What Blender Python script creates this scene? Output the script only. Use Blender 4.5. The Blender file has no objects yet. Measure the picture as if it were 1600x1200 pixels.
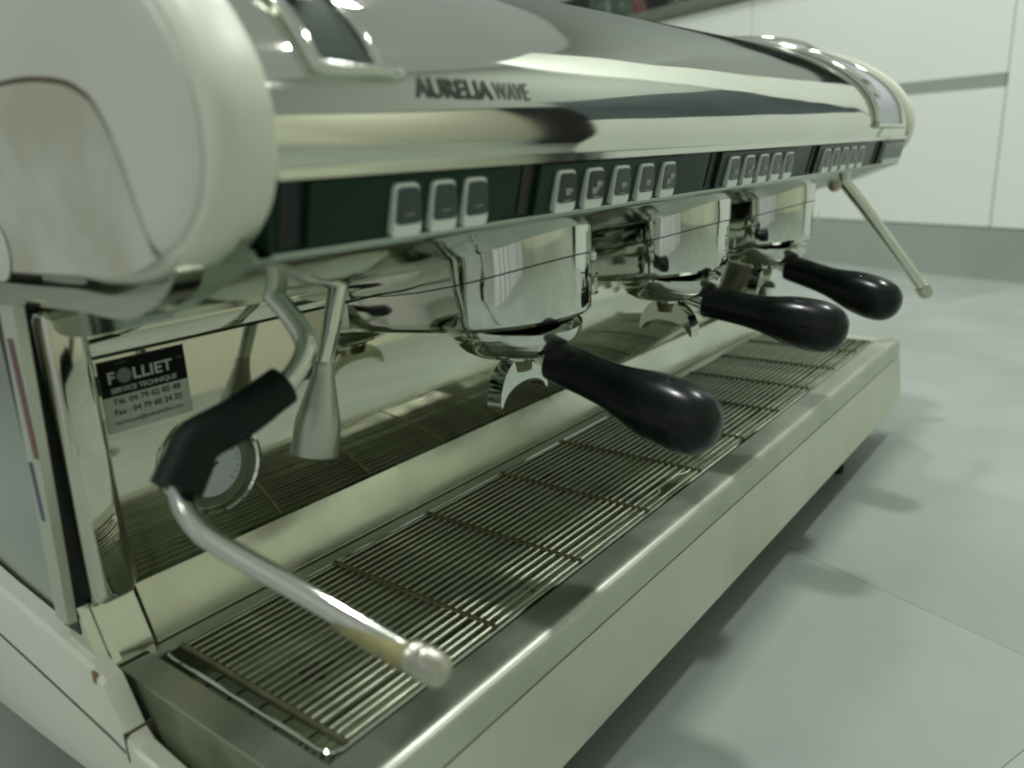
import bpy, bmesh, math, random
from mathutils import Vector, Matrix
from math import sin, cos, pi, radians as R
random.seed(7)
S = bpy.context.scene
FZ = -0.14                       # floor height (the drip grate is z = 0)

# ------------------------------------------------------------------ camera
cd = bpy.data.cameras.new('camera'); cam = bpy.data.objects.new('camera', cd); S.collection.objects.link(cam)
S.camera = cam
cd.sensor_width = 36; cd.lens = 28.165; cd.clip_start = .01; cd.clip_end = 60
yaw, pit, rol = 0.666706722, 0.280956944, -0.047267843
fw = Vector((cos(pit)*cos(yaw), cos(pit)*sin(yaw), -sin(pit)))
ri = fw.cross(Vector((0, 0, 1))).normalized(); up = ri.cross(fw)
r2 = cos(rol)*ri + sin(rol)*up; u2 = -sin(rol)*ri + cos(rol)*up
M = Matrix((r2, u2, -fw)).transposed().to_4x4(); M.translation = Vector((-.32393, -.42348, .27661))
cam.matrix_world = M
cd.dof.use_dof = True; cd.dof.focus_distance = .62; cd.dof.aperture_fstop = 5.0

# ------------------------------------------------------------------ world, exposure
w = bpy.data.worlds.new('World'); S.world = w; w.use_nodes = True
bg = w.node_tree.nodes['Background']; bg.inputs[0].default_value = (.80, .86, .79, 1); bg.inputs[1].default_value = .38
vs = S.view_settings; vs.view_transform = 'Standard'; vs.look = 'None'; vs.exposure = 0.10; S.cycles.filter_width = 2.1; vs.gamma = 1; vs.use_curve_mapping = False

def area(name, loc, size, power, col=(1, 1, .95), rot=(0, 0, 0), sy=None):
    l = bpy.data.lights.new(name, 'AREA'); l.energy = power; l.color = col; l.size = size
    if sy: l.shape = 'RECTANGLE'; l.size_y = sy
    o = bpy.data.objects.new(name, l); o.location = loc; o.rotation_euler = rot; S.collection.objects.link(o); return o
area('ceiling_spot_light', (.15, .02, 2.34), .15, 21, (.96, 1, .94))
area('ceiling_spot_light', (1.6, -.62, 2.34), .15, 23, (.96, 1, .94))
area('ceiling_spot_light', (1.9, .95, 2.34), .15, 14, (.96, 1, .94))
area('ceiling_spot_light', (-1.7, .5, 2.34), .16, 16, (.96, 1, .94))  # added fill lamp, unseen; brightens the side face of the near cap
area('added_wall_washer', (2.6, -2.5, 2.30), 1.2, 26, (.95, 1, .95), sy=.3)  # added wall-washer out of view; brightens the cream wall mirrored in the hood

# ------------------------------------------------------------------ materials
def mat(name, col, rough=.5, metal=0, noise=0, nscale=8, rvar=0, bump=0, bscale=30, col2=None, coat=0, stretch=None, spec=.5, detail=4):
    m = bpy.data.materials.new(name); m.use_nodes = True; nt = m.node_tree; b = nt.nodes['Principled BSDF']
    b.inputs['Base Color'].default_value = (*col, 1); b.inputs['Roughness'].default_value = rough; b.inputs['Metallic'].default_value = metal
    b.inputs['Specular IOR Level'].default_value = spec
    if coat: b.inputs['Coat Weight'].default_value = coat; b.inputs['Coat Roughness'].default_value = .05
    tc = nt.nodes.new('ShaderNodeTexCoord'); mp = nt.nodes.new('ShaderNodeMapping'); nt.links.new(tc.outputs['Object'], mp.inputs[0])
    if stretch: mp.inputs['Scale'].default_value = stretch
    def nz(s, d=detail):
        n = nt.nodes.new('ShaderNodeTexNoise'); n.inputs['Scale'].default_value = s; n.inputs['Detail'].default_value = d
        nt.links.new(mp.outputs[0], n.inputs['Vector']); return n
    if noise or col2:
        n = nz(nscale); r = nt.nodes.new('ShaderNodeValToRGB'); r.color_ramp.elements[0].position = .38; r.color_ramp.elements[1].position = .66
        c2 = col2 if col2 else tuple(c*(1-noise) for c in col)
        r.color_ramp.elements[0].color = (*c2, 1); r.color_ramp.elements[1].color = (*col, 1)
        nt.links.new(n.outputs['Fac'], r.inputs[0]); nt.links.new(r.outputs[0], b.inputs['Base Color'])
    if rvar:
        n = nz(nscale*1.7); mr = nt.nodes.new('ShaderNodeMapRange'); mr.inputs[1].default_value = .35; mr.inputs[2].default_value = .7
        mr.inputs[3].default_value = rough; mr.inputs[4].default_value = rough+rvar
        nt.links.new(n.outputs['Fac'], mr.inputs[0]); nt.links.new(mr.outputs[0], b.inputs['Roughness'])
    if bump:
        n = nz(bscale, 2); bp = nt.nodes.new('ShaderNodeBump'); bp.inputs['Strength'].default_value = 1; bp.inputs['Distance'].default_value = bump
        nt.links.new(n.outputs['Fac'], bp.inputs['Height']); nt.links.new(bp.outputs[0], b.inputs['Normal'])
    return m
STEEL = (.655, .665, .565)
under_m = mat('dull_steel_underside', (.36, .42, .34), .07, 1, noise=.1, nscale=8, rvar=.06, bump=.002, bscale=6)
mirror = mat('polished_steel', STEEL, .03, 1, noise=.08, nscale=12, rvar=.07, bump=.0006, bscale=5)
drumsteel = mat('polished_steel_hood', (.70, .715, .635), .025, 1, noise=.09, nscale=9, rvar=.06, bump=.0042, bscale=3.2, stretch=(.8, 2.0, 2.0))
chrome = mat('chrome', (.66, .69, .62), .06, 1, rvar=.06, nscale=20, bump=.0002, bscale=20)
groupchrome = mat('chrome_group', (.70, .73, .66), .035, 1, noise=.07, rvar=.06, nscale=16, bump=.0014, bscale=14)
brushed = mat('brushed_steel', (.74, .755, .65), .42, 1, noise=.10, nscale=9, rvar=.12, bump=.0002, bscale=40)
rimsteel = mat('rim_steel', (.61, .63, .545), .36, 1, noise=.12, nscale=12, rvar=.15, bump=.0002, bscale=40)
wire_m = mat('grate_wire', (.62, .65, .52), .30, 1, noise=.35, nscale=30, rvar=.2)
bar_m = mat('grate_bar', (.26, .26, .15), .42, 1, noise=.35, nscale=40, rvar=.2)
pan_m = mat('tray_pan', (.30, .36, .22), .48, .35, noise=.55, nscale=13, rvar=.25, bump=.0006, bscale=30)
whitep = mat('white_paint', (.77, .79, .69), .34, 0, col2=(.70, .72, .60), nscale=5, rvar=.12, bump=.0002, bscale=60)
sidegrey = mat('white_plastic_side', (.70, .71, .66), .42, 0, col2=(.62, .63, .56), nscale=7, rvar=.12, bump=.0002, bscale=50)
stained = mat('white_plastic_stained', (.65, .68, .66), .45, 0, col2=(.47, .47, .37), nscale=14, rvar=.1, bump=.0002, bscale=50, detail=8)
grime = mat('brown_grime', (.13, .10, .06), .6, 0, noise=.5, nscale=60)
gloss = mat('dark_gloss_band', (.008, .032, .016), .16, 0, rvar=.1, nscale=16, bump=.0001, bscale=30, spec=.16)
black = mat('black_recess', (.003, .005, .004), .45)
rubber = mat('black_rubber', (.006, .012, .009), .45, 0, noise=.3, nscale=60, rvar=.12, bump=.00015, bscale=200, spec=.22)
bake = mat('black_bakelite', (.006, .009, .009), .19, 0, rvar=.09, nscale=40, spec=.28, bump=.0001, bscale=120)
btn = mat('button_frame', (.80, .86, .80), .28, .25, rvar=.1, nscale=40)
lens = mat('button_lens', (.035, .055, .05), .16, 0, rvar=.1, nscale=60)
lensd = mat('button_lens_dark', (.012, .016, .014), .16)
icon = mat('icon_print', (.33, .36, .33), .5)
floor_m = mat('floor_tile', (.36, .40, .365), .36, 0, col2=(.295, .34, .31), nscale=3.4, detail=7, rvar=.16, bump=.0003, bscale=6)
grout = mat('grout', (.34, .38, .35), .8)
cab_m = mat('cabinet_white', (.84, .88, .82), .38, 0, col2=(.82, .86, .80), nscale=2)
plinth_m = mat('plinth_grey', (.38, .43, .38), .35, 0, noise=.15, nscale=2, rvar=.1)
groove_m = mat('groove_grey', (.33, .38, .34), .4)
worktop_m = mat('worktop', (.17, .19, .14), .35, 0, noise=.2, nscale=30)
darkwall = mat('dark_wall', (.008, .010, .008), .25, 0, noise=.4, nscale=5)
cream = mat('cream_wall', (.84, .83, .66), .7, 0, noise=.05, nscale=2)
ceil_m = mat('ceiling_paint', (.62, .68, .62), .8, 0, noise=.1, nscale=1.5)
darkfurn = mat('dark_furniture', (.09, .12, .13), .4, 0, noise=.4, nscale=3)
paper = mat('sticker_paper', (.48, .52, .45), .5)
ink = mat('sticker_ink', (.008, .011, .009), .6, spec=.08)
ink2 = mat('sticker_ink_grey', (.10, .12, .10), .5)
engr = mat('engraved_print', (.07, .09, .07), .35, .4)
engr2 = mat('engraved_print_light', (.22, .25, .21), .3, .6)
dial = mat('gauge_dial', (.66, .72, .72), .5, 0, noise=.12, nscale=40)
milk = mat('milk_residue', (.34, .32, .15), .55, 0, noise=.35, nscale=90, bump=.0004, bscale=120)
tipm = mat('wand_tip_steel', (.62, .62, .52), .22, 1, noise=.25, nscale=90, rvar=.2, bump=.0003, bscale=160)
redm = mat('red_reflection_tint', (.16, .035, .05), .3)
bluem = mat('blue_reflection_tint', (.04, .05, .12), .3)
def glass_mat(name, col):
    m = bpy.data.materials.new(name); m.use_nodes = True; b = m.node_tree.nodes['Principled BSDF']
    b.inputs['Base Color'].default_value = (*col, 1); b.inputs['Roughness'].default_value = .05; b.inputs['Transmission Weight'].default_value = .9
    return m
glassg = glass_mat('bottle_glass', (.35, .5, .4)); glassp = glass_mat('pink_glass', (.7, .35, .35))
def emit(name, col, s):
    m = bpy.data.materials.new(name); m.use_nodes = True; b = m.node_tree.nodes['Principled BSDF']
    b.inputs['Base Color'].default_value = (.5, .5, .5, 1)
    b.inputs['Emission Color'].default_value = (*col, 1); b.inputs['Emission Strength'].default_value = s
    return m
lampglass = emit('lamp_glass', (1, 1, .93), 16)
winm = emit('window_light', (.78, .72, .82), .75)

# ------------------------------------------------------------------ helpers
def put(name, bm, m, parent=None, smooth=True, angle=35, local=False):
    bmesh.ops.recalc_face_normals(bm, faces=bm.faces)
    me = bpy.data.meshes.new(name); bm.to_mesh(me); bm.free()
    if m: me.materials.append(m)
    if smooth:
        for p in me.polygons: p.use_smooth = True
        me.set_sharp_from_angle(angle=R(angle))
    return link(name, me, parent, local)
def link(name, me, parent=None, local=False):
    o = bpy.data.objects.new(name, me); S.collection.objects.link(o)
    if parent:
        o.parent = parent
        if not local and parent.type == 'EMPTY': o.location = -parent.location   # meshes are written in world coordinates
    return o
def thing(name, label, cat, loc, group=None):
    o = bpy.data.objects.new(name, None); S.collection.objects.link(o); o.location = loc; o.empty_display_size = .05
    o['label'] = label; o['category'] = cat
    if group: o['group'] = group
    return o
def tag(o, label=None, cat=None, group=None, kind=None):
    for k, v in (('label', label), ('category', cat), ('group', group), ('kind', kind)):
        if v: o[k] = v
    return o
def box(bm, x0, x1, y0, y1, z0, z1, bev=0, seg=2, mtx=None):
    t = bmesh.new(); bmesh.ops.create_cube(t, size=1)
    for v in t.verts:
        v.co = Vector((x0+(v.co.x+.5)*(x1-x0), y0+(v.co.y+.5)*(y1-y0), z0+(v.co.z+.5)*(z1-z0)))
    if bev: bmesh.ops.bevel(t, geom=t.edges[:], offset=bev, segments=seg, affect='EDGES', profile=.5)
    if mtx: t.transform(mtx)
    me = bpy.data.meshes.new('t'); t.to_mesh(me); t.free(); bm.from_mesh(me); bpy.data.meshes.remove(me); return bm
def bx(*a, **k): return box(bmesh.new(), *a, **k)
def cat_rom(P, n=8):
    P = [Vector(p) for p in P]; out = []
    Q = [2*P[0]-P[1]]+P+[2*P[-1]-P[-2]]
    for i in range(1, len(Q)-2):
        for k in range(n):
            t = k/n; a, b, c, d = Q[i-1], Q[i], Q[i+1], Q[i+2]
            out.append(.5*((2*b)+(c-a)*t+(2*a-5*b+4*c-d)*t*t+(3*b-a-3*c+d)*t**3))
    out.append(P[-1]); return out
def tube(bm, pts, rad, n=16, closed=False, cap=True):
    pts = [Vector(p) for p in pts]; N = len(pts)
    rr = rad if isinstance(rad, (list, tuple)) else [rad]*N
    T = []
    for i in range(N):
        a = pts[(i-1) % N] if (closed or i > 0) else pts[i]; b = pts[(i+1) % N] if (closed or i < N-1) else pts[i]
        T.append((b-a).normalized())
    u = T[0].orthogonal().normalized(); rings = []
    for i in range(N):
        u = (u-T[i]*u.dot(T[i])).normalized(); v = T[i].cross(u)
        rings.append([bm.verts.new(pts[i]+rr[i]*(cos(2*pi*k/n)*u+sin(2*pi*k/n)*v)) for k in range(n)])
    for i in range(N if closed else N-1):
        a, b = rings[i], rings[(i+1) % N]
        for k in range(n): bm.faces.new((a[k], a[(k+1) % n], b[(k+1) % n], b[k]))
    if cap and not closed: bm.faces.new(rings[0][::-1]); bm.faces.new(rings[-1])
    return bm
def lathe(bm, prof, c=(0, 0, 0), n=40, axis=None):
    """prof: (r, h) along axis (default z) from c"""
    ax = Vector(axis).normalized() if axis else Vector((0, 0, 1)); u = ax.orthogonal().normalized(); v = ax.cross(u); c = Vector(c)
    rings = []
    for r, h in prof:
        rings.append([bm.verts.new(c+ax*h+max(r, 1e-5)*(cos(2*pi*k/n)*u+sin(2*pi*k/n)*v)) for k in range(n)])
    for a, b in zip(rings, rings[1:]):
        for k in range(n): bm.faces.new((a[k], a[(k+1) % n], b[(k+1) % n], b[k]))
    bm.faces.new(rings[0][::-1]); bm.faces.new(rings[-1]); return bm
def sheet(bm, prof, x0, x1, thick=.0015, nx=1, inward=1):
    """open profile of (y,z) swept along x with a thickness"""
    P = [Vector((0, y, z)) for y, z in prof]; nrm = []
    for i in range(len(P)):
        t = (P[min(i+1, len(P)-1)]-P[max(i-1, 0)]).normalized(); nrm.append(Vector((0, -t.z, t.y))*inward)
    Q = [p-n*thick for p, n in zip(P, nrm)]; loop = P+Q[::-1]
    return prism(bm, [(p.y, p.z) for p in loop], x0, x1, nx, strips=len(P))
def prism(bm, poly, x0, x1, nx=1, strips=None):
    rows = []
    for i in range(nx+1):
        x = x0+(x1-x0)*i/nx; rows.append([bm.verts.new((x, y, z)) for y, z in poly])
    n = len(poly)
    for a, b in zip(rows, rows[1:]):
        for k in range(n): bm.faces.new((a[k], a[(k+1) % n], b[(k+1) % n], b[k]))
    if strips:
        s = strips
        for row, fl in ((rows[0], 1), (rows[-1], 0)):
            for k in range(s-1):
                f = (row[k], row[k+1], row[n-2-k], row[n-1-k]); bm.faces.new(f if not fl else f[::-1])
    else:
        bm.faces.new(rows[0][::-1]); bm.faces.new(rows[-1])
    return bm
def smooth2(P, n=6): return [(p.y, p.z) for p in cat_rom([(0, a, b) for a, b in P], n)]
def ngon_prism(bm, pts, ax, h):
    """flat outline (list of Vectors) pushed along vector ax*h"""
    ax = Vector(ax)*h; a = [bm.verts.new(p) for p in pts]; b = [bm.verts.new(Vector(p)+ax) for p in pts]; n = len(pts)
    bm.faces.new(a[::-1]); bm.faces.new(b)
    for k in range(n): bm.faces.new((a[k], a[(k+1) % n], b[(k+1) % n], b[k]))
    return bm
def text_mesh(body, size, bold=0, extr=.0, xs=1.0, res=4):
    c = bpy.data.curves.new('t', 'FONT'); c.body = body; c.size = size; c.offset = bold; c.extrude = extr; c.resolution_u = res
    o = bpy.data.objects.new('t', c); S.collection.objects.link(o)
    dg = bpy.context.evaluated_depsgraph_get(); dg.update(); me = bpy.data.meshes.new_from_object(o.evaluated_get(dg))
    bpy.data.objects.remove(o); bm = bmesh.new(); bm.from_mesh(me); bpy.data.meshes.remove(me)
    for v in bm.verts: v.co.x *= xs
    return bm

# ------------------------------------------------------------------ the room: floor, walls, ceiling
fl = tag(put('floor', bx(-4, 5, -5, 4.5, FZ-.08, FZ-.004), grout, smooth=False), kind='structure')
TA = R(70); tx = Vector((cos(TA), sin(TA), 0)); ty = Vector((-sin(TA), cos(TA), 0)); TO = Vector((.449, -.193, 0))
tile_me = None
for i in range(-4, 6):
    for j in range(-6, 5):
        c = TO+tx*(.9*i+.18)+ty*(.9*j+.45)
        if c.length > 4.2: continue
        if tile_me is None:
            b = bmesh.new(); box(b, -.44985, .44985, -.44985, .44985, -.012, 0, bev=.0003, seg=1)
            o = put('tile', b, floor_m, smooth=False); tile_me = o.data; o.parent = fl
        else: o = link('tile', tile_me); o.parent = fl
        o.location = (c.x, c.y, FZ+random.uniform(0, .0004)); o.rotation_euler = (0, 0, TA)

# kitchen wall, in its own frame: s along, depth behind, z up
WA = Vector((2.567, .474, 0)); WD = Vector((.375, .927, 0)).normalized(); WN = Vector((WD.y, -WD.x, 0))   # WN points away from the camera
WM = Matrix(((WD.x, WN.x, 0, WA.x), (WD.y, WN.y, 0, WA.y), (0, 0, 1, 0), (0, 0, 0, 1)))
def wbox(s0, s1, d0, d1, z0, z1, bev=.0): return box(bmesh.new(), s0, s1, d0, d1, z0, z1, bev=bev, mtx=WM)
tag(put('wall', wbox(-2.2, 3.2, .62, .74, FZ, 1.12), darkwall, smooth=False), kind='structure')
tag(put('wall', wbox(-1.85, -1.06, .02, .30, .56, 1.06), darkfurn, smooth=False), kind='structure')  # unseen dark furniture, placed for the dark streak mirrored in the hood
tag(put('wall', wbox(-1.85, -1.06, .0, .30, FZ, .555), cab_m, smooth=False), kind='structure')  # white base cabinet below that furniture, out of view
tag(put('wall', wbox(-3.4, 3.2, .60, .74, 1.122, 2.36), mat('grey_wall', (.50, .54, .51), .6), smooth=False), kind='structure')
SE = [-1.05, -.604, .326, 1.256, 2.2]
def cabinet(s0, s1, label, drawers=True):
    t = thing('kitchen_cabinet', label, 'cabinet', tuple(WA+WD*((s0+s1)/2)+Vector((0, 0, FZ))), 'white kitchen cabinets along the wall')
    g = .0022
    put('carcass', wbox(s0+.001, s1-.001, .022, .60, .012, .764 if drawers else 2.0), cab_m, t, smooth=False)
    put('plinth', wbox(s0, s1, .0015, .02, FZ, .0065), plinth_m, t, smooth=False)
    if drawers:
        put('drawer_front', wbox(s0+g, s1-g, 0, .0215, .010, .388, .001), cab_m, t, smooth=False)
        put('drawer_front', wbox(s0+g, s1-g, 0, .0215, .424, .762, .001), cab_m, t, smooth=False)
        put('grip_channel', wbox(s0+.004, s1-.004, .001, .0212, .3885, .4235), groove_m, t, smooth=False)
    else:
        put('door', wbox(s0+g, s1-g, 0, .0215, .010, 1.98, .001), cab_m, t, smooth=False)
cabinet(SE[1], SE[2], 'white drawer cabinet with grey grip channel seen right of the machine hood')
cabinet(SE[2], SE[3], 'white drawer cabinet showing just above the polished hood, left of the panel seam')
cabinet(SE[3], SE[4], 'white drawer cabinet furthest left, hidden mostly behind the machine')
cabinet(SE[0], SE[1], 'tall white cabinet door at the right edge of the photo', False)
tag(put('worktop', wbox(SE[1]+.002, SE[4]+.3, -.015, .60, .766, .812, .002), worktop_m), 'dark olive worktop edge on top of the white drawer cabinets', 'worktop')
# bottles and glasses on the dark worktop
def jar(s, d, r, h, m, label, cat):
    c = WA+WD*s+WN*d; b = bmesh.new()
    lathe(b, [(r*.9, 0), (r, .01), (r, h*.6), (r*.45, h*.78), (r*.4, h), (r*.3, h)], (c.x, c.y, .813), 20)
    return tag(put('bottle' if cat == 'bottle' else 'glass', b, m), label, cat)
jar(1.33, .20, .045, .22, glassg, 'green glass bottle on the dark worktop behind the hood', 'bottle')
jar(1.16, .16, .035, .13, glassp, 'small pinkish glass on the dark worktop beside the green bottle', 'glass')
jar(1.02, .26, .035, .16, glassg, 'short greenish bottle rightmost on the dark worktop', 'bottle')
jar(1.52, .22, .05, .26, glassg, 'tall green bottle furthest left on the dark worktop', 'bottle')
# walls the polished steel mirrors: service side in front of the machine, then two added lilac panels
tag(put('wall', bx(-4, 6, -3.2, -3.1, FZ, 2.36), cream, smooth=False), kind='structure')
lw = mat('lilac_reflector', (.78, .74, .80), .6); dk = mat('dark_frame', (.06, .07, .06), .4)
sw_ = tag(put('wall', bx(-3.1, -3.0, -.2, 3.6, FZ, 1.9), lw, smooth=False), kind='structure')  # unseen lilac panel with dark strips, added for pale reflections on the groups
for yy in (.25, .98, 1.30, 2.1, 2.8): put('reflector_post', bx(-3.0, -2.975, yy, yy+.055, FZ, 1.9), dk, sw_, smooth=False)
put('reflector_rail', bx(-3.0, -2.978, -.2, 3.6, .62, .66), dk, sw_, smooth=False)

fw_ = tag(put('wall', bx(-.98, -.90, -2.0, -.50, FZ, .95), lw, smooth=False), kind='structure')  # unseen panel added close by so the group sides mirror something pale
for yy in (-.66, -.82, -1.02, -1.5): put('reflector_post', bx(-.90, -.892, yy, yy+.010, FZ, .95), dk, fw_, smooth=False)
# lamps (the glass of each lamp; the light itself is set at the top)
for (x, y, lb) in ((.15, .02, 'round ceiling spot lamp mirrored in the hood above the lettering'), (1.6, -.62, 'round ceiling spot lamp mirrored on the handles'), (1.9, .95, 'round ceiling spot lamp nearest the white cabinets'), (-1.7, .5, 'added fill lamp, unseen, brightening the near white side cap')):
    t = thing('ceiling_lamp', lb, 'lamp', (x, y, 2.36), 'round ceiling spot lamps')
    b = bmesh.new(); lathe(b, [(.09, 0), (.10, -.012), (.10, -.018), (.075, -.018), (.075, -.005)], (x, y, 2.36), 32); put('trim_ring', b, whitep, t)

# ------------------------------------------------------------------ the espresso machine
XL, XR = -.128, .868
MC = thing('espresso_machine', 'three group espresso machine with polished steel hood and white side caps standing on tiles', 'espresso machine', (.37, .1, FZ))

front = [(-.1645, .273), (-.1662, .286), (-.1640, .302), (-.1565, .319), (-.140, .338), (-.113, .357), (-.080, .3735), (-.045, .386), (0, .394), (.06, .400), (.15, .403), (.26, .400), (.34, .385)]
fs = smooth2(front, 7)
b = bmesh.new(); sheet(b, fs, XL-.008, XR+.002, .002, 24, inward=1); hood = put('hood', b, drumsteel, MC, angle=60)
put('hood_lip', prism(bmesh.new(), [(-.1662, .2705), (-.1662, .2745), (-.150, .2745), (-.150, .2705)], XL-.004, XR), chrome, MC)
# arc-length map of the hood front for lettering
def hood_at(z):
    for (y0, z0), (y1, z1) in zip(fs, fs[1:]):
        if z0 <= z <= z1:
            t = (z-z0)/(z1-z0); ny, nz = -(z1-z0), (y1-y0); l = math.hypot(ny, nz)
            return y0+(y1-y0)*t, ny/l, nz/l
    return fs[0][0], -1, 0
def hood_text(body, x, z, size, m, name='lettering', xs=.74, bold=.0004):
    bm = text_mesh(body, size, bold, .0002, xs)
    xmax = max(v.co.x for v in bm.verts)
    for v in bm.verts:
        zz = z+v.co.y*.93; y, ny, nz = hood_at(zz); d = .0006+v.co.z
        v.co = Vector((x+v.co.x, y+ny*d, zz+nz*d))
    put(name, bm, m, MC, smooth=False); return x+xmax
xe = hood_text('AURELIA', -.0520, .3020, .0130, engr, xs=1.06, bold=.00025)
hood_text('WAVE', xe+.002, .3020, .0130, engr2, xs=.78, bold=.0)

# control band, keypad plates, buttons
BT, BB = (-.1640, .2705), (-.1568, .2420)
bd = Vector((0, BB[0]-BT[0], BB[1]-BT[1])); bl = bd.length; bd.normalize(); bn = Vector((0, bd.z, -bd.y)).normalized()
if bn.y > 0: bn = -bn
def bandpt(x, t, d=0): return Vector((x, BT[0], BT[1]))+bd*(t*bl)+bn*d          # t 0 top .. 1 bottom
def band_slab(x0, x1, t0, t1, d0, d1, cut=0, bev=0):
    """slab on the tilted band; cut slants the left end"""
    bm = bmesh.new(); P = []
    for d in (d0, d1):
        c = cut if d == d1 else 0
        P += [bandpt(x0+c, t0, d), bandpt(x1, t0, d), bandpt(x1, t1, d), bandpt(x0+c, t1, d)]
    v = [bm.verts.new(p) for p in P]
    for f in ((0, 1, 2, 3), (4, 5, 6, 7), (0, 1, 5, 4), (1, 2, 6, 5), (2, 3, 7, 6), (3, 0, 4, 7)): bm.faces.new([v[i] for i in f])
    if bev: bmesh.ops.recalc_face_normals(bm, faces=bm.faces); bmesh.ops.bevel(bm, geom=bm.edges[:], offset=bev, segments=2, affect='EDGES')
    return bm
put('control_band', band_slab(XL-.004, XR, 0, 1, -.012, -.003), gloss, MC)
put('band_trim', band_slab(XL-.004, XR, 1.0, 1.05, -.012, -.0005), chrome, MC)
groups = [([-.0715, -.047, -.0235], .0185, -.116, .012, 'plain'), ([.055, .0855, .1175, .1495, .181], .0205, .040, .214, 'cup'),
          ([.294, .3255, .357, .388, .419], .0205, .279, .452, 'cup'), ([.530, .5615, .593, .624, .655], .0205, .515, .688, 'cup'),
          ([.770, .788, .806, .824, .842], .013, .755, .866, 'plain')]
WG = lambda t: .0016*max(0, (t-.15)/.8)      # the keys stand out more towards their lower edge
def button_outline(x0, wd, t0, t1, d, inset=0, n=5):
    """a key: narrow top, wide bottom, rounded corners; list of points"""
    top, bot = t0+inset/bl, t1-inset/bl*(1 if inset else 1)
    xa, xb = x0+inset, x0+wd-inset; tap = wd*.10
    cs = [(xa+tap*.3, top), (xb-tap*1.6, top), (xb, top+(bot-top)*.55), (xb, bot), (xa, bot)]
    pts = []; m = len(cs); rad = .0030-inset*.3
    for i in range(m):
        p = Vector((cs[i][0], cs[i][1]*bl)); a = Vector((cs[i-1][0], cs[i-1][1]*bl)); c = Vector((cs[(i+1) % m][0], cs[(i+1) % m][1]*bl))
        r_ = min(rad, (p-a).length*.4, (p-c).length*.4); A = p+(a-p).normalized()*r_; Cc = p+(c-p).normalized()*r_
        for k in range(n+1):
            t = k/n; q = (1-t)**2*A+2*t*(1-t)*p+t*t*Cc; pts.append(bandpt(q.x, q.y/bl, d+WG(q.y/bl)))
    return pts
for gi, (xs_, wd, p0, p1, kind) in enumerate(groups):
    put('keypad_plate', band_slab(p0, p1, .03, .97, -.003, .0006, bev=.0005), gloss, MC)
    put('keypad_edge', band_slab(p0-.012, p0-.0005, .05, .95, -.0032, -.0022), black, MC)
    for bi, x in enumerate(xs_):
        outer = button_outline(x, wd, .15, .95, .0016)
        bm = bmesh.new(); back = [p-bn*(.0026+WG(((p-Vector((p.x, BT[0], BT[1]))).dot(bd))/bl)) for p in outer]
        fa = [bm.verts.new(p+bn*.0012) for p in outer]; ba = [bm.verts.new(p) for p in back]; m_ = len(fa)
        bm.faces.new(fa); bm.faces.new(ba[::-1])
        for k in range(m_): bm.faces.new((fa[k], fa[(k+1) % m_], ba[(k+1) % m_], ba[k]))
        bmesh.ops.recalc_face_normals(bm, faces=bm.faces)
        fe = [f for f in bm.faces if len(f.verts) > 10 and f.calc_center_median().dot(bn) > bandpt(x, .5, .0005).dot(bn)]
        if fe: bmesh.ops.bevel(bm, geom=list(fe[0].edges), offset=.0006, segments=2, affect='EDGES')
        kb = put('button', bm, btn, MC)
        inn = button_outline(x, wd, .155, .80, .00285, inset=.0012)
        bm = bmesh.new(); ngon_prism(bm, inn, bn, .0006); put('button_lens', bm, lensd if gi == 1 and bi < 2 else lens, kb)
        # printed symbol
        bm = bmesh.new(); cx = x+wd*.5
        def flat(pts):
            bm.faces.new([bm.verts.new(bandpt(px, t, .0038+WG(t))) for px, t in pts])
        if kind == 'plain': flat([(cx-.003, .60), (cx+.003, .59), (cx+.003, .61), (cx-.003, .62)])
        else:
            for q in range(2 if bi in (1, 4) else 1):
                ox = cx+(-.002+.004*q if bi in (1, 4) else 0); tt = .52-.12*q if bi in (1, 4) else .48
                flat([(ox-.003, tt), (ox+.003, tt), (ox+.0022, tt+.13), (ox-.0022, tt+.13)])
                flat([(ox+.003, tt+.02), (ox+.0044, tt+.02), (ox+.0044, tt+.08), (ox+.003, tt+.08)])
            flat([(cx-.0035, .70), (cx+.0035, .70), (cx+.0035, .725), (cx-.0035, .725)])
        put('button_symbol', bm, icon, kb, smooth=False)

# underside of the hood
und = [(-.1565, .2412), (-.1545, .2385), (-.1400, .2322), (-.125, .2262), (-.107, .2195), (-.090, .2145), (-.067, .2088), (-.030, .2005), (-.005, .1962), (.034, .1915)]
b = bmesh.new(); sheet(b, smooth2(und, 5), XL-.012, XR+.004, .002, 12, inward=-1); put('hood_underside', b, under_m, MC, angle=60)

for x0, x1 in ((XL-.0125, XL-.0105), (XR+.004, XR+.006)):
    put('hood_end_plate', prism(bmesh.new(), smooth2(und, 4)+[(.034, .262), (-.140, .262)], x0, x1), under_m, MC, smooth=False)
# splash back: upper strip, mirror panel, sloped foot flange
put('upper_strip', bx(XL, XR, .0285, .034, .1775, .1945, bev=.0012), mirror, MC)
put('splash_panel', bx(XL+.001, XR-.001, .032, .036, .032, .1755, bev=.0006), mirror, MC)
put('splash_seam', bx(XL, XR, .0335, .0365, .1757, .1773), black, MC)
put('splash_flange', prism(bmesh.new(), [(.0315, .0355), (.0300, .0360), (.0150, .0035), (.0150, .0010), (.0175, .0010), (.0335, .0345)], XL+.002, XR-.002), mat('satin_steel', (.64, .67, .57), .17, 1, noise=.08, nscale=10, rvar=.16, bump=.0003, bscale=12), MC)
put('rear_body', bx(XL, XR, .0375, .335, -.06, .375, bev=.004), sidegrey, MC)

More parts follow.
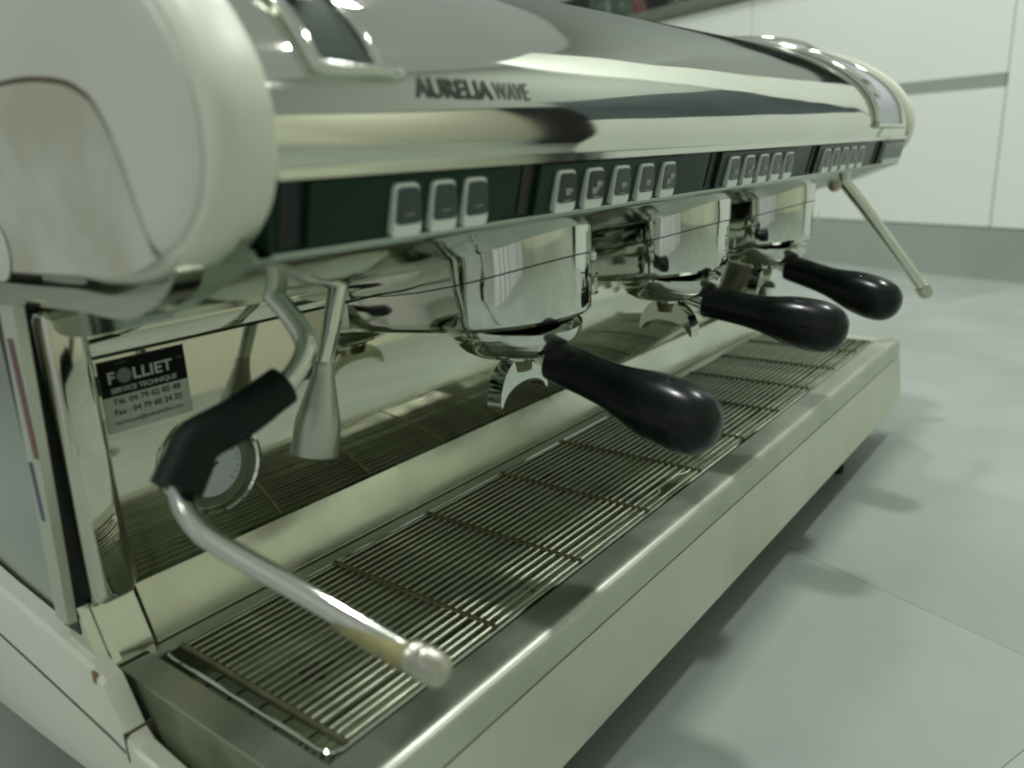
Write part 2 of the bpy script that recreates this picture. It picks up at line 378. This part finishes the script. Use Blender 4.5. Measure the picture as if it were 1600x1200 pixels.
# drip tray housing
Y0, YR, YF = .010, -.1530, -.1790
TL, TR_ = -.152, .868
def tray_rim():
    b = bmesh.new()
    pf = [(YR, .0002), (-.164, .0004), (-.1735, .0003), (-.1768, -.0011), (-.1783, -.0042), (-.1785, -.0215)]
    sheet(b, smooth2(pf, 4), TL, TR_, .0015, 1, inward=1); return b
put('tray_rim', tray_rim(), rimsteel, MC, angle=50)
put('tray_front_panel', prism(bmesh.new(), [(-.1740, -.0236), (-.1790, -.0240), (-.1862, -.0890), (-.1850, -.0905), (-.1700, -.0905), (-.1700, -.0895), (-.1840, -.0885)], TL+.001, TR_+.010), brushed, MC)
put('tray_seam', bx(TL+.003, TR_-.001, -.1772, -.170, -.0262, -.018), black, MC)
put('tray_side', prism(bmesh.new(), [(Y0, .0005), (Y0, -.088), (-.1835, -.088), (-.1755, -.024), (-.1755, -.006), (-.170, -.0012), (-.166, -.0008), (-.150, -.0008)], TR_-.004, TR_-.001), brushed, MC)
put('tray_side', prism(bmesh.new(), [(Y0, -.0010), (Y0, -.088), (-.1835, -.088), (-.1755, -.024), (-.1755, -.006), (-.170, -.0035), (-.150, -.0020)], TL+.001, TL+.004), pan_m, MC)  # left side takes the darker pan material to stand in for shade
put('tray_left_ledge', bx(TL, -.1335, -.1528, Y0, -.0012, .0002), rimsteel, MC)
put('tray_right_ledge', bx(.846, TR_-.0005, -.1528, Y0, -.0012, .0002), brushed, MC)
put('tray_back_ledge', bx(-.1333, .8458, .0035, Y0+.004, -.0014, 0), brushed, MC)
# pan
b = bmesh.new(); box(b, -.1335, .846, -.153, .0035, -.027, -.024); put('tray_pan', b, pan_m, MC, smooth=False)
b = bmesh.new()
for a in ((-.1340, -.1325, -.153, .0035), (.845, .8465, -.153, .0035), (-.1325, .845, .0028, .0042), (-.1325, .845, -.1535, -.1520)): box(b, *a, -.037, -.0014)
put('pan_wall', b, pan_m, MC, smooth=False)
for i in range(7):
    put('pan_rib', bx(-.1300+i*0, .842, -.148+i*.022, -.1455+i*.022, -.0245, -.0215, bev=.0008), pan_m, MC)
# slots pressed into the pan, seen at the near end
for i in range(6): put('pan_slot', bx(-.1318, -.1215, -.1500+i*.0062, -.1474+i*.0062, -.0242, -.012), pan_m, MC)

# dried coffee in the pan
for (cx, cy, rr) in ((.252, -.012, .010), (.236, -.040, .005), (.285, -.022, .005), (.52, -.05, .012), (.60, -.09, .009), (-.07, -.06, .007)):
    b = bmesh.new(); P = [Vector((cx+rr*1.6*cos(a)*(1+.3*sin(3*a+cx*50)), cy+rr*sin(a)*(1+.25*cos(5*a+cy*70)), -.0239)) for a in [2*pi*k/26 for k in range(26)]]
    ngon_prism(b, P, (0, 0, 1), .0012); put('coffee_stain', b, mat('dried_coffee', (.022, .016, .007), .5, 0, noise=.6, nscale=90), MC, smooth=False)
# drip grate
G = tag(put('drip_grate', tube(bmesh.new(), [(x, y, 0) for x, y in
      [(-.126, .001), (-.1285, -.002), (-.129, -.008), (-.129, -.140), (-.1275, -.1470), (-.1235, -.1492), (.836, -.1492), (.841, -.1470), (.8425, -.141), (.8425, -.006), (.840, 0), (.835, .0015)]], .0014, 8, closed=True), chrome, MC))
nr = 23; wire_me = {}
ys = [-.1450+i*(.1425/(nr-1)) for i in range(nr)]
def rod(x0, x1, y, jog=False):
    pts = [(x0, y, .0008), (x1, y, .0008)]
    if jog: pts = [(x0, y, .0008), (.228, y, .0008), (.236, y+.0042, .0012), (.268, y+.0046, .0012), (.277, y, .0008), (x1, y, .0008)]
    return tube(bmesh.new(), pts, .0011, 8)
w0 = None
for i, y in enumerate(ys):
    if i in (1,): put('wire', rod(-.119, .836, y, True), wire_m, G)
    elif i == 2: put('wire', rod(-.119, .836, y-.0010), wire_m, G)
    elif w0 is None: w0 = put('wire', rod(-.119, .836, 0), wire_m, G); w0.location.y = y
    else: o = link('wire', w0.data, G); o.location = (0, y+random.uniform(-.0002, .0002), random.uniform(-.0001, .0001))
c0 = None
for k in range(-1, 9):
    x = -.119 if k < 0 else k*.096
    if c0 is None: c0 = put('cross_bar', tube(bmesh.new(), [(0, -.1478, .0012), (0, -.0005, .0012)], .0019, 8), bar_m, G); c0.location.x = x
    else: o = link('cross_bar', c0.data, G); o.location.x = x
    if k < 0: c0.data = c0.data; 
o = link('cross_bar', c0.data, G); o.location.x = .836

# side caps: white drum ends
capp = [(-.1445, .2455), (-.1550, .2545), (-.1645, .267), (-.1690, .284), (-.1680, .302), (-.1605, .320), (-.144, .3405), (-.117, .3610), (-.083, .3785), (-.045, .391), (.01, .400), (.10, .407), (.24, .406), (.32, .393), (.352, .36), (.355, .30), (.345, .245),
        (.30, .2285), (.15, .2270), (.03, .2275), (-.03, .2295), (-.065, .2285), (-.098, .2305), (-.125, .2370)]
cs = [(p.y, p.z) for p in cat_rom([(0, a, c) for a, c in capp+[capp[0]]], 4)][:-1]
cen = (sum(p[0] for p in cs)/len(cs), sum(p[1] for p in cs)/len(cs))
def cap_ring(x_list, sgn):
    """x_list: (x, shrink) rings from inner to outer, then closed with a slightly domed face"""
    b = bmesh.new(); rows = []
    for x, s in x_list:
        row = []
        for i, (y, z) in enumerate(cs):
            a = Vector(cs[i-1]); c = Vector(cs[(i+1) % len(cs)]); t = (c-a).normalized(); n = Vector((t.y, -t.x))
            if n.dot(Vector((y-cen[0], z-cen[1]))) < 0: n = -n
            row.append(b.verts.new((x, y-n.x*s, z-n.y*s)))
        rows.append(row)
    n = len(cs)
    for a, c in zip(rows, rows[1:]):
        for k in range(n): b.faces.new((a[k], a[(k+1) % n], c[(k+1) % n], c[k]))
    b.faces.new(rows[0]); b.faces.new(rows[-1]); return b
put('side_cap', cap_ring([(-.1325, .0030), (-.1325, .0004), (-.1335, 0), (-.148, -.0002), (-.1535, .0008), (-.1565, .0030), (-.158, .0065)], -1), whitep, MC, angle=50)
put('cap_face', cap_ring([(-.1560, .0072), (-.1592, .0078), (-.1605, .0110), (-.1608, .020)], -1), sidegrey, MC, angle=40)
put('side_cap', cap_ring([(XR-.0005, .0030), (XR, .0004), (XR+.001, 0), (XR+.020, -.0002), (XR+.027, .002), (XR+.030, .007)], 1), whitep, MC, angle=50)
# inset leaf panel on the left cap, with a dark gap above it, and a round plug
lf = [(-.1245, .2425), (-.1200, .2500), (-.1128, .2687), (-.1066, .2855), (-.097, .300), (-.0888, .3055), (-.0748, .3105), (-.047, .314), (-.0147, .3145), (.03, .313), (.10, .305), (.2, .292), (.28, .27), (.31, .25), (.30, .234), (.15, .2315), (.03, .2315), (-.05, .2335), (-.098, .2355)]
ls = [Vector((0, p.y, p.z)) for p in cat_rom([(0, a, c) for a, c in lf+[lf[0]]], 5)][:-1]
def leaf(x, grow):
    c = Vector((0, .08, .268)); out = []
    for p in ls:
        d = (p-c); d = Vector((0, d.y/.2, d.z/.04)).normalized(); out.append(Vector((x, p.y+d.y*grow, p.z+d.z*grow)))
    return out
b = bmesh.new(); ngon_prism(b, [p+Vector((0, .0012, .0026)) for p in leaf(-.1606, -.0002)], (-1, 0, 0), .0006); put('panel_gap', b, grime, MC, smooth=False)
b = bmesh.new(); ngon_prism(b, leaf(-.1608, 0), (-1, 0, 0), .0018); bmesh.ops.recalc_face_normals(b, faces=b.faces)
put('inset_panel', b, stained, MC, smooth=False)
b = bmesh.new(); lathe(b, [(.0160, 0), (.0160, .0004)], (-.1624, .0245, .2415), 36, (-1, 0, 0)); put('plug_gap', b, grime, MC, smooth=False)
b = bmesh.new(); lathe(b, [(.0153, 0), (.0153, .0010), (.0143, .0014)], (-.1624, .0245, .2415), 36, (-1, 0, 0)); put('round_plug', b, sidegrey, MC)

# chrome trim under the cap, column, side panel, foot block  (both ends)
def low(off, y1=-.132, y2=.34): return [(y, z-off) for y, z in cs if z < .24 and y1 < y < y2]
for sg in (0, 1):
    fx = (lambda x: x) if not sg else (lambda x: (XL+XR)-x)
    X = lambda a, c: (min(fx(a), fx(c)), max(fx(a), fx(c)))
    lo = sorted(low(.0035), key=lambda p: p[0])
    pts = smooth2([(-.1340, .2440), (-.124, .2345)]+[(y, z) for y, z in lo if y > -.112][::4], 3)
    lowp = [(y, z-.0105*min(1, max(.04, (y+.134)/.045))**.8) for y, z in pts]
    b = bmesh.new(); prism(b, pts+lowp[::-1], *X(-.158, -.135), 1, strips=len(pts)); put('cap_trim', b, mirror, MC, angle=50)
    put('side_column', bx(*X(-.1555, -.1300), .0135, .05, .038, .2105, bev=.007, seg=5), mirror, MC, angle=60)
    put('column_gap', bx(*X(-.1615, -.1540), .030, .05, .020, .212), black, MC, smooth=False)
    put('side_strip', prism(bmesh.new(), [(.0085, .2150), (.0260, .2150), (.0440, .0300), (.0290, .0300)], *X(-.1670, -.1618)), brushed, MC)
    put('side_panel', bx(*X(-.1540, -.1500), .046, .33, -.01, .216, bev=.001), mat('side_steel', (.56, .60, .57), .26, 1, noise=.1, nscale=3, rvar=.15), MC)
    put('foot_block', prism(bmesh.new(), [(.0450, .0375), (.0290, .0375), (.0125, .0040), (.0125, .0000), (.0450, .0000)], *X(-.1610, -.1290)), chrome, MC)
    put('foot_groove', prism(bmesh.new(), [(.0280, .0378), (.0265, .0372), (.0105, .0045), (.0120, .0038)], *X(-.1545, -.1500)), chrome, MC)
put('red_reflection', bx(-.1674, -.16705, .0175, .0235, .1330, .1980), redm, MC)  # red reflection on the trim, painted as a thin slab
put('blue_reflection', bx(-.1674, -.16705, .0285, .0325, .0950, .1290), bluem, MC)  # blue end of the same reflection, also painted on

# white lower side rails
rail = [(.330, .050), (.230, .036), (.130, .022), (.060, .0155), (.012, .0100), (-.002, .0050), (-.010, -.008), (-.018, -.0225), (-.026, -.0290), (-.060, -.0330), (-.150, -.0380), (-.150, -.075), (-.060, -.072), (.02, -.078), (.12, -.086), (.33, -.098)]
for sg in (0, 1):
    fx = (lambda x: x) if not sg else (lambda x: (XL+XR)-x)
    b = bmesh.new(); rows = []
    for x, top, botm in ((-.1560, 0, 0), (-.1650, 0, 0), (-.1675, -.0018, 0), (-.1680, -.004, 0)):
        rows.append((x, top))
    poly = rail
    rr = []
    for x, s in rows:
        rr.append([b.verts.new((fx(x), y, z+(s if z > -.045 else -s))) for y, z in poly])
    for a, c in zip(rr, rr[1:]):
        for k in range(len(poly)): b.faces.new((a[k], a[(k+1) % len(poly)], c[(k+1) % len(poly)], c[k]))
    b.faces.new(rr[0]); b.faces.new(rr[-1]); put('side_rail', b, whitep, MC, angle=30)
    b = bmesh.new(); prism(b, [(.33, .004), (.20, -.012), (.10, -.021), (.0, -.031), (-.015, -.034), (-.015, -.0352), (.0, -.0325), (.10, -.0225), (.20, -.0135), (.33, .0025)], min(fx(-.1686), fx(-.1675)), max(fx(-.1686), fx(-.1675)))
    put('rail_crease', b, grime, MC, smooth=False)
b = bmesh.new(); box(b, -.1683, -.1668, .004, .0085, .001, .0090, bev=.0006); put('rust_spot', b, mat('rust', (.30, .19, .07), .7, 0, noise=.5, nscale=120), MC)
b = bmesh.new(); box(b, -.1685, -.150, -.0185, -.0165, -.040, -.0215, bev=.0006); put('rust_spot', b, grime, MC)
put('base_plate', bx(-.138, .862, -.10, .33, -.094, -.0885), brushed, MC, smooth=False)
for x in (-.10, .69):
    for y in (-.150, .28):
        b = bmesh.new(); lathe(b, [(.013, 0), (.013, .010), (.008, .014), (.008, .052)], (x, y, FZ+.0005), 24); put('foot', b, rubber, MC)

# group heads
def stadium(xc, yc, r, yb, zb, zt, bev=0, n=32, ex=2.12):
    """rounded housing; zb, zt give the height of its lower and upper edge at each y"""
    b = bmesh.new(); pl = [(xc-r, yb), (xc-r, yb*.6+yc*.4), (xc-r, yb*.3+yc*.7)]
    for k in range(n+1):
        a = pi*k/n; c, s_ = cos(a), sin(a)
        pl.append((xc-r*(abs(c)**(2/ex))*(1 if c > 0 else -1), yc-.0555*abs(s_)**(2/ex)))
    pl += [(xc+r, yb*.3+yc*.7), (xc+r, yb*.6+yc*.4), (xc+r, yb)]
    rows = []
    steps = [(1, 0, 0)]
    if bev: steps = [(1-bev*1.3/r, 0, 0), (1-bev*.45/r, 0, bev*.25), (1-bev*.1/r, 0, bev*.65), (1, 0, bev*1.15)]
    for sc, _, dz in steps: rows.append([b.verts.new((xc+(x-xc)*sc, min(yb, y if y > yc else yc+(y-yc)*sc), zb(y)+dz)) for x, y in pl])
    rows.append([b.verts.new((x, y, zt(y))) for x, y in pl]); m_ = len(pl)
    for a, c in zip(rows, rows[1:]):
        for k in range(m_): b.faces.new((a[k], a[(k+1) % m_], c[(k+1) % m_], c[k]))
    for row in (rows[0], rows[-1]):
        for k in range(m_//2-(0 if m_ % 2 else 0)):
            q = [row[k], row[k+1], row[m_-2-k], row[m_-1-k]]
            if len({v.index if v.index >= 0 else id(v) for v in q}) < 3 or k+1 > m_-2-k: continue
            if k+1 == m_-2-k: q = q[:2]+q[3:]
            try: b.faces.new(q)
            except ValueError: pass
    return b
seamz = lambda y: .1800+.055*(.03-y)+.80*(.03-y)**2
botz = lambda y: .1515+.088*(.03-y)
for gx in (.1225, .3625, .6025):
    gh = put('group_head', stadium(gx, -.0755, .0600, .0318, lambda y: seamz(y)+.0006, lambda y: .236), groupchrome, MC, angle=25)
    put('group_skirt', stadium(gx, -.0750, .0592, .0316, botz, lambda y: seamz(y)-.0004, bev=.007), groupchrome, gh, angle=25)
    put('group_seam', stadium(gx, -.0750, .0582, .0310, lambda y: seamz(y)-.002, lambda y: seamz(y)+.002), black, gh, angle=25)
    b = bmesh.new(); lathe(b, [(.0440, -.001), (.0480, .0005), (.0500, .004), (.0500, .010), (.044, .012)], (gx, -.075, .1530), 44, (0, -.085, 1)); put('locking_ring', b, groupchrome, gh)
    for zz in (.1900, .1660):
        b = bmesh.new(); lathe(b, [(.0052, -.004), (.0052, .0025), (.0036, .0042), (.001, .0046)], (gx+.0530, -.1080, zz+.012), 18, (.93, -.36, 0)); put('bolt', b, chrome, gh)
    b = bmesh.new(); lathe(b, [(.004, 0), (.004, .009), (.003, .010)], (gx+.062, -.094, .1830), 16, (1, -.2, 0)); put('nipple', b, mat('beige_plastic', (.55, .50, .40), .5), gh)
    # small raised emblem on the skirt front
    a = R(-74); c = Vector((gx+.0250, -.1312, .1880)); tx_ = Vector((-sin(a), cos(a), 0)); nn = Vector((cos(a), sin(a), 0))
    b = bmesh.new()
    for (u0, u1, v0, v1) in ((-.009, -.001, .0060, .0072), (-.0085, -.0005, -.0072, -.0060), (-.0066, -.0054, -.004, .004), (-.0018, -.0006, -.004, .004)):
        ngon_prism(b, [c+tx_*u0+Vector((0, 0, v0)), c+tx_*u1+Vector((0, 0, v0)), c+tx_*u1+Vector((0, 0, v1)), c+tx_*u0+Vector((0, 0, v1))], nn, .0012)
    put('emblem', b, chrome, gh, smooth=False)

# pressure gauge
gc = Vector((-.0665, .0318, .0935))
b = bmesh.new(); lathe(b, [(.0285, 0), (.0325, .001), (.0335, .008), (.0325, .0125), (.0300, .0135), (.0285, .012), (.0280, .006)], gc, 56, (0, -1, 0)); gg = put('pressure_gauge', b, chrome, MC)
b = bmesh.new(); lathe(b, [(.0278, .0045), (.0278, .0062)], gc, 48, (0, -1, 0)); put('dial_edge', b, mat('dial_edge_grey', (.16, .18, .12), .3, .5), gg)
b = bmesh.new(); lathe(b, [(.0205, .0060), (.0205, .0070)], gc, 48, (0, -1, 0)); put('dial', b, dial, gg)
b = bmesh.new()
for k in range(21):
    a = R(225-270*k/20); r0, r1 = (.0150 if k % 5 == 0 else .0168), .0188; d = Vector((cos(a), 0, sin(a))); t = Vector((-sin(a), 0, cos(a)))*.00025
    b.faces.new([b.verts.new(gc+Vector((0, -.0074, 0))+d*q+s) for q, s in ((r0, -t), (r1, -t), (r1, t), (r0, t))])
put('dial_marks', b, ink2, gg, smooth=False)
b = bmesh.new(); d = Vector((cos(R(205)), 0, sin(R(205)))); t = Vector((-d.z, 0, d.x))*.0006
b.faces.new([b.verts.new(gc+Vector((0, -.0080, 0))+q) for q in (-d*.004-t, d*.016, -d*.004+t)]); put('needle', b, ink, gg, smooth=False)

# service sticker on the mirror panel
SX0, SX1, ST, SM, SBt = -.1235, -.0700, .1735, .1530, .1305
stk = put('service_sticker', bx(SX0, SX1, .0314, .0318, SBt, ST), paper, MC, smooth=False)
put('sticker_header', bx(SX0+.0002, SX1-.0002, .0310, .0313, SM-.001, ST-.0002), ink, stk, smooth=False)
def stext(body, x, z, size, width, m, bold=0):
    bm = text_mesh(body, size, bold, .00005)
    x1 = max(v.co.x for v in bm.verts); x0 = min(v.co.x for v in bm.verts); k = width/(x1-x0)
    for v in bm.verts: v.co = Vector((x+(v.co.x-x0)*k, .0308+v.co.z, z+v.co.y))
    put('sticker_text', bm, m, stk, smooth=False)
stext('F', SX0+.0050, .1598, .0095, .0042, paper, .0002)
b = bmesh.new(); lathe(b, [(.0045, 0), (.0045, .0003)], (SX0+.0145, .0309, .1632), 28, (0, -1, 0)); put('sticker_logo_disc', b, ink2, stk)
b = bmesh.new(); lathe(b, [(.0042, 0), (.0042, .0003)], (SX0+.0145, .0306, .1632), 28, (0, -1, 0)); put('sticker_logo_disc', b, mat('disc_grey', (.16, .19, .16), .5), stk)
stext('LLIET', SX0+.0200, .1598, .0095, .0245, paper, .0002)
stext('CAFES', SX0+.0100, .1702, .0018, .0075, ink2)
stext('SERVICE TECHNIQUE', SX0+.0055, .1540, .0040, .0405, paper, .0001)
stext('1880', SX0+.0475, .1655, .0022, .0040, ink2)
stext('Tél. 04 79 62 85 48', SX0+.0055, .1470, .0048, .0420, ink2, .0001)
stext('Fax : 04 79 60 24 22', SX0+.0055, .1408, .0048, .0420, ink2, .0001)
stext('technique@cafesfolliet.com', SX0+.0045, .1350, .0036, .0430, ink2)

# steam wand (near), hot water spout, steam wand (far)
def D(*p): return Vector(p)
wp = [D(-.083, -.072, .236), D(-.086, -.080, .2225), D(-.0815, -.0965, .2020), D(-.0830, -.1055, .1880), D(-.0965, -.1060, .1745), D(-.1120, -.1030, .1700)]
sw = put('steam_wand', tube(bmesh.new(), cat_rom(wp, 8), .0054, 20), chrome, MC)
b = bmesh.new(); lathe(b, [(.011, 0), (.011, .006), (.0085, .012)], (-.084, -.0745, .2290), 28, (-.05, -.25, -.9)); put('ball_collar', b, chrome, sw)
gp = [D(-.0990, -.1055, .1735), D(-.1240, -.1035, .1640), D(-.1420, -.0985, .1575), D(-.1500, -.0995, .1490), D(-.1580, -.1010, .1400)]
gq = cat_rom(gp, 6); b = bmesh.new(); tube(b, gq, [.0100]*3+[.0103+.0016*(i/len(gq)) for i in range(len(gq)-3)], 24)
put('rubber_grip', b, rubber, sw, angle=50)
wq = [D(-.1530, -.0985, .1460), D(-.1585, -.1055, .1360), D(-.1600, -.1180, .1270), D(-.1560, -.1290, .1190), D(-.1440, -.1520, .1035), D(-.1260, -.1865, .0800), D(-.1200, -.1980, .0725)]
put('lower_tube', tube(bmesh.new(), cat_rom(wq, 8), .0051, 20), chrome, sw)
td = (wq[-1]-wq[-2]).normalized(); t0 = wq[-1]
b = bmesh.new(); lathe(b, [(.0046, -.034), (.0056, -.022), (.0062, -.006), (.0070, .001)], t0, 20, td)
for v in b.verts:
    v.co += Vector((-.0006, 0, -.0016))
put('milk_crust', b, milk, sw)
b = bmesh.new(); lathe(b, [(.0060, -.001), (.0076, .001), (.0080, .004), (.0076, .0055), (.0082, .007), (.0083, .013), (.0075, .0175), (.0050, .0205), (.001, .0215)], t0, 28, td); put('steam_tip', b, tipm, sw)

hs = put('hot_water_spout', tube(bmesh.new(), [D(.010, -.028, .218), D(.0065, -.0295, .205), D(-.0130, -.030, .1540)], [.0062, .0062, .0056], 22), chrome, MC)
sd = (D(-.0290, -.030, .0985)-D(-.0130, -.030, .154)).normalized()
b = bmesh.new(); lathe(b, [(.0060, -.002), (.0066, 0), (.0066, .003), (.0070, .006), (.0118, .026), (.0142, .036), (.0148, .056), (.0142, .0575), (.0120, .0560), (.0100, .040)], D(-.0130, -.030, .1540), 32, sd); put('aerator', b, rimsteel, hs)

rw = [D(.792, -.100, .236), D(.796, -.1065, .2240), D(.820, -.1300, .1870), D(.893, -.1950, .0735)]
fwd = put('steam_wand', tube(bmesh.new(), rw, .0078, 20), chrome, MC)
b = bmesh.new(); lathe(b, [(.0095, 0), (.0100, .003), (.0100, .012), (.0080, .018), (.002, .020)], rw[-1], 24, rw[-1]-rw[-2]); put('steam_tip', b, tipm, fwd)
b = bmesh.new(); bmesh.ops.create_uvsphere(b, u_segments=20, v_segments=12, radius=.0085, matrix=Matrix.Translation((.776, -.104, .2170))); put('ball_joint', b, mat('brass_nut', (.50, .44, .33), .35, .6), fwd)

# steam lever recesses on the hood: a bent chrome frame round a dark slot
def recess(x0, x1, z0, lev, inner):
    def hp(x, z, d):
        y, ny, nz = hood_at(z); return Vector((x, y+ny*d, z+nz*d))
    zs = [z0+(.3995-z0)*(i/14)**.8 for i in range(15)]
    b = bmesh.new(); L = [hp(x0+.004, z, .0010) for z in zs]; Q = [hp(x1-.004, z, .0010) for z in zs]
    lv = [b.verts.new(p) for p in L]; rv = [b.verts.new(p) for p in Q]
    for i in range(len(zs)-1): b.faces.new((lv[i], rv[i], rv[i+1], lv[i+1]))
    ex = bmesh.ops.extrude_face_region(b, geom=b.faces[:]); 
    for v in [g for g in ex['geom'] if isinstance(g, bmesh.types.BMVert)]: v.co += Vector((0, -.0006, .0003))
    pf = put('lever_slot', b, inner, MC, angle=60)
    pth = [hp(x0, z, .0022) for z in zs[::-1]][:-1]+[hp(x0+.0008, z0+.0012, .0022), hp(x0+.005, z0-.001, .0022), hp(x1+.004, z0-.0015, .0022), hp(x1+.012, z0-.0012, .001)]
    put('lever_frame', tube(bmesh.new(), cat_rom(pth, 4), .0030, 12), chrome, pf)
    pth = [hp(x1, z, .0022) for z in zs[::-1]][:-1]+[hp(x1, z0+.0006, .0022)]
    put('lever_frame', tube(bmesh.new(), cat_rom(pth, 4), .0022, 12), chrome, pf)
    for q in range(2):   # lever plate bent over the slot
        pass
    b = bmesh.new(); lv = []
    for i in range(3, 13):
        z = zs[i]; lv.append((b.verts.new(hp(x0+.006, z, .0040)), b.verts.new(hp(x0+.006+(x1-x0)*.36, z, .0040))))
    for a, c in zip(lv, lv[1:]): b.faces.new((a[0], a[1], c[1], c[0]))
    bmesh.ops.solidify(b, geom=b.faces[:], thickness=.0012); put('steam_lever', b, lev, pf)
recess(-.1060, -.0720, .3120, rimsteel, mat('slot_dark', (.010, .030, .020), .55, spec=.2))
recess(.705, .820, .2880, chrome, mat('lever_plate_pale', (.50, .51, .56), .35, .2))
# low rail of the cup tray on top of the hood
cr = [D(.868-.05, .0, .3970), D(.80, -.015, .4020), D(.74, .00, .4080), D(.62, .05, .4100), D(.40, .16, .4120)]
put('cup_rail', tube(bmesh.new(), cat_rom([D(.835, -.060, .3820), D(.822, -.048, .3930), D(.800, -.030, .4000), D(.760, .010, .4050), D(.700, .090, .4080)], 8), .0028, 12), chrome, MC)

# ------------------------------------------------------------------ portafilters, held in the groups
def portafilter(x, label, spout_turn, hz, dx, first=None):
    t = thing('portafilter', label, 'portafilter', (x, -.078, .105), 'portafilters locked in the three groups')
    L = lambda o: o
    def P(name, bm, m, par=None, angle=40): return put(name, bm, m, par or t, angle=angle, local=True)
    b = bmesh.new(); lathe(b, [(.0440, .0500), (.0455, .0475), (.0445, .0440), (.0400, .0390), (.0330, .0350), (.0240, .0330), (.0140, .0320), (.0135, .0290)], (0, 0, 0), 44); P('filter_bowl', b, groupchrome)
    b = bmesh.new(); n = 22; ro, rw_ = .0300, .0235; out = []; inn = []
    zc = -.006
    oc = [Vector((.0315*cos(pi*k/n), 0, .0010+.0305*sin(pi*k/n))) for k in range(n+1)]
    ic = [Vector((.0285*cos(pi*k/n), 0, -.0010+.0130*sin(pi*k/n))) for k in range(n+1)]
    ic[0] = oc[0]+Vector((-.0008, 0, -.002)); ic[-1] = oc[-1]+Vector((.0008, 0, -.002))
    hw = .0060
    for row in (oc, ic): pass
    V = [[b.verts.new(p+Vector((0, s, 0))) for p in row] for row in (oc, ic) for s in (-hw, hw)]
    oF, oB, iF, iB = V
    for k in range(n):
        b.faces.new((oF[k], oF[k+1], oB[k+1], oB[k])); b.faces.new((iF[k], iB[k], iB[k+1], iF[k+1]))
        b.faces.new((oF[k], iF[k], iF[k+1], oF[k+1])); b.faces.new((oB[k], oB[k+1], iB[k+1], iB[k]))
    b.faces.new((oF[0], oB[0], iB[0], iF[0])); b.faces.new((oF[n], iF[n], iB[n], oB[n]))
    bmesh.ops.recalc_face_normals(b, faces=b.faces)
    b.transform(Matrix.Rotation(R(spout_turn), 4, 'Z')); P('double_spout', b, groupchrome, angle=30)
    b = bmesh.new(); lathe(b, [(.0105, .020), (.0110, .024), (.0135, .033)], (0, 0, 0), 24); P('spout_nut', b, bar_m)
    a0 = Vector((0, -.012, .0385)); a1 = Vector((dx*.25, -.034, .0310)); a2 = Vector((dx, -.158, hz)); ax = (a2-a1).normalized(); Ln = (a2-a1).length
    b = bmesh.new(); tube(b, [a0, a1-ax*.004, a1+ax*.003], [.0080, .0085, .0095], 20); P('neck', b, chrome)
    b = bmesh.new(); pr = [(.0100, -.001), (.0140, 0), (.0146, .002), (.0148, .02), (.0150, .042), (.0160, .060), (.0184, .076), (.0212, .091), (.0226, .105), (.0230, .118), (.0222, .130), (.0194, .1405), (.0145, .1475), (.0080, .1518), (.0005, .1530)]
    prs = [(p.y, p.z) for p in cat_rom([(0, q[0], q[1]*Ln/.153) for q in pr], 3)]
    lathe(b, prs, a1, 40, ax); P('handle', b, bake, angle=50)
    b = bmesh.new(); lathe(b, [(.0180, .0636), (.0183, .0645), (.0185, .0655), (.0184, .0662)], a1, 40, ax); P('handle_ring', b, rubber)
portafilter(.1225, 'nearest portafilter with large black handle, in the group closest to the steam wand grip', 4, .0, -.006)
portafilter(.3625, 'middle portafilter with black handle and spout turned sideways', 78, .008, .026)
portafilter(.6025, 'farthest portafilter with black handle, in the group beside the far steam wand', 0, -.002, -.026)
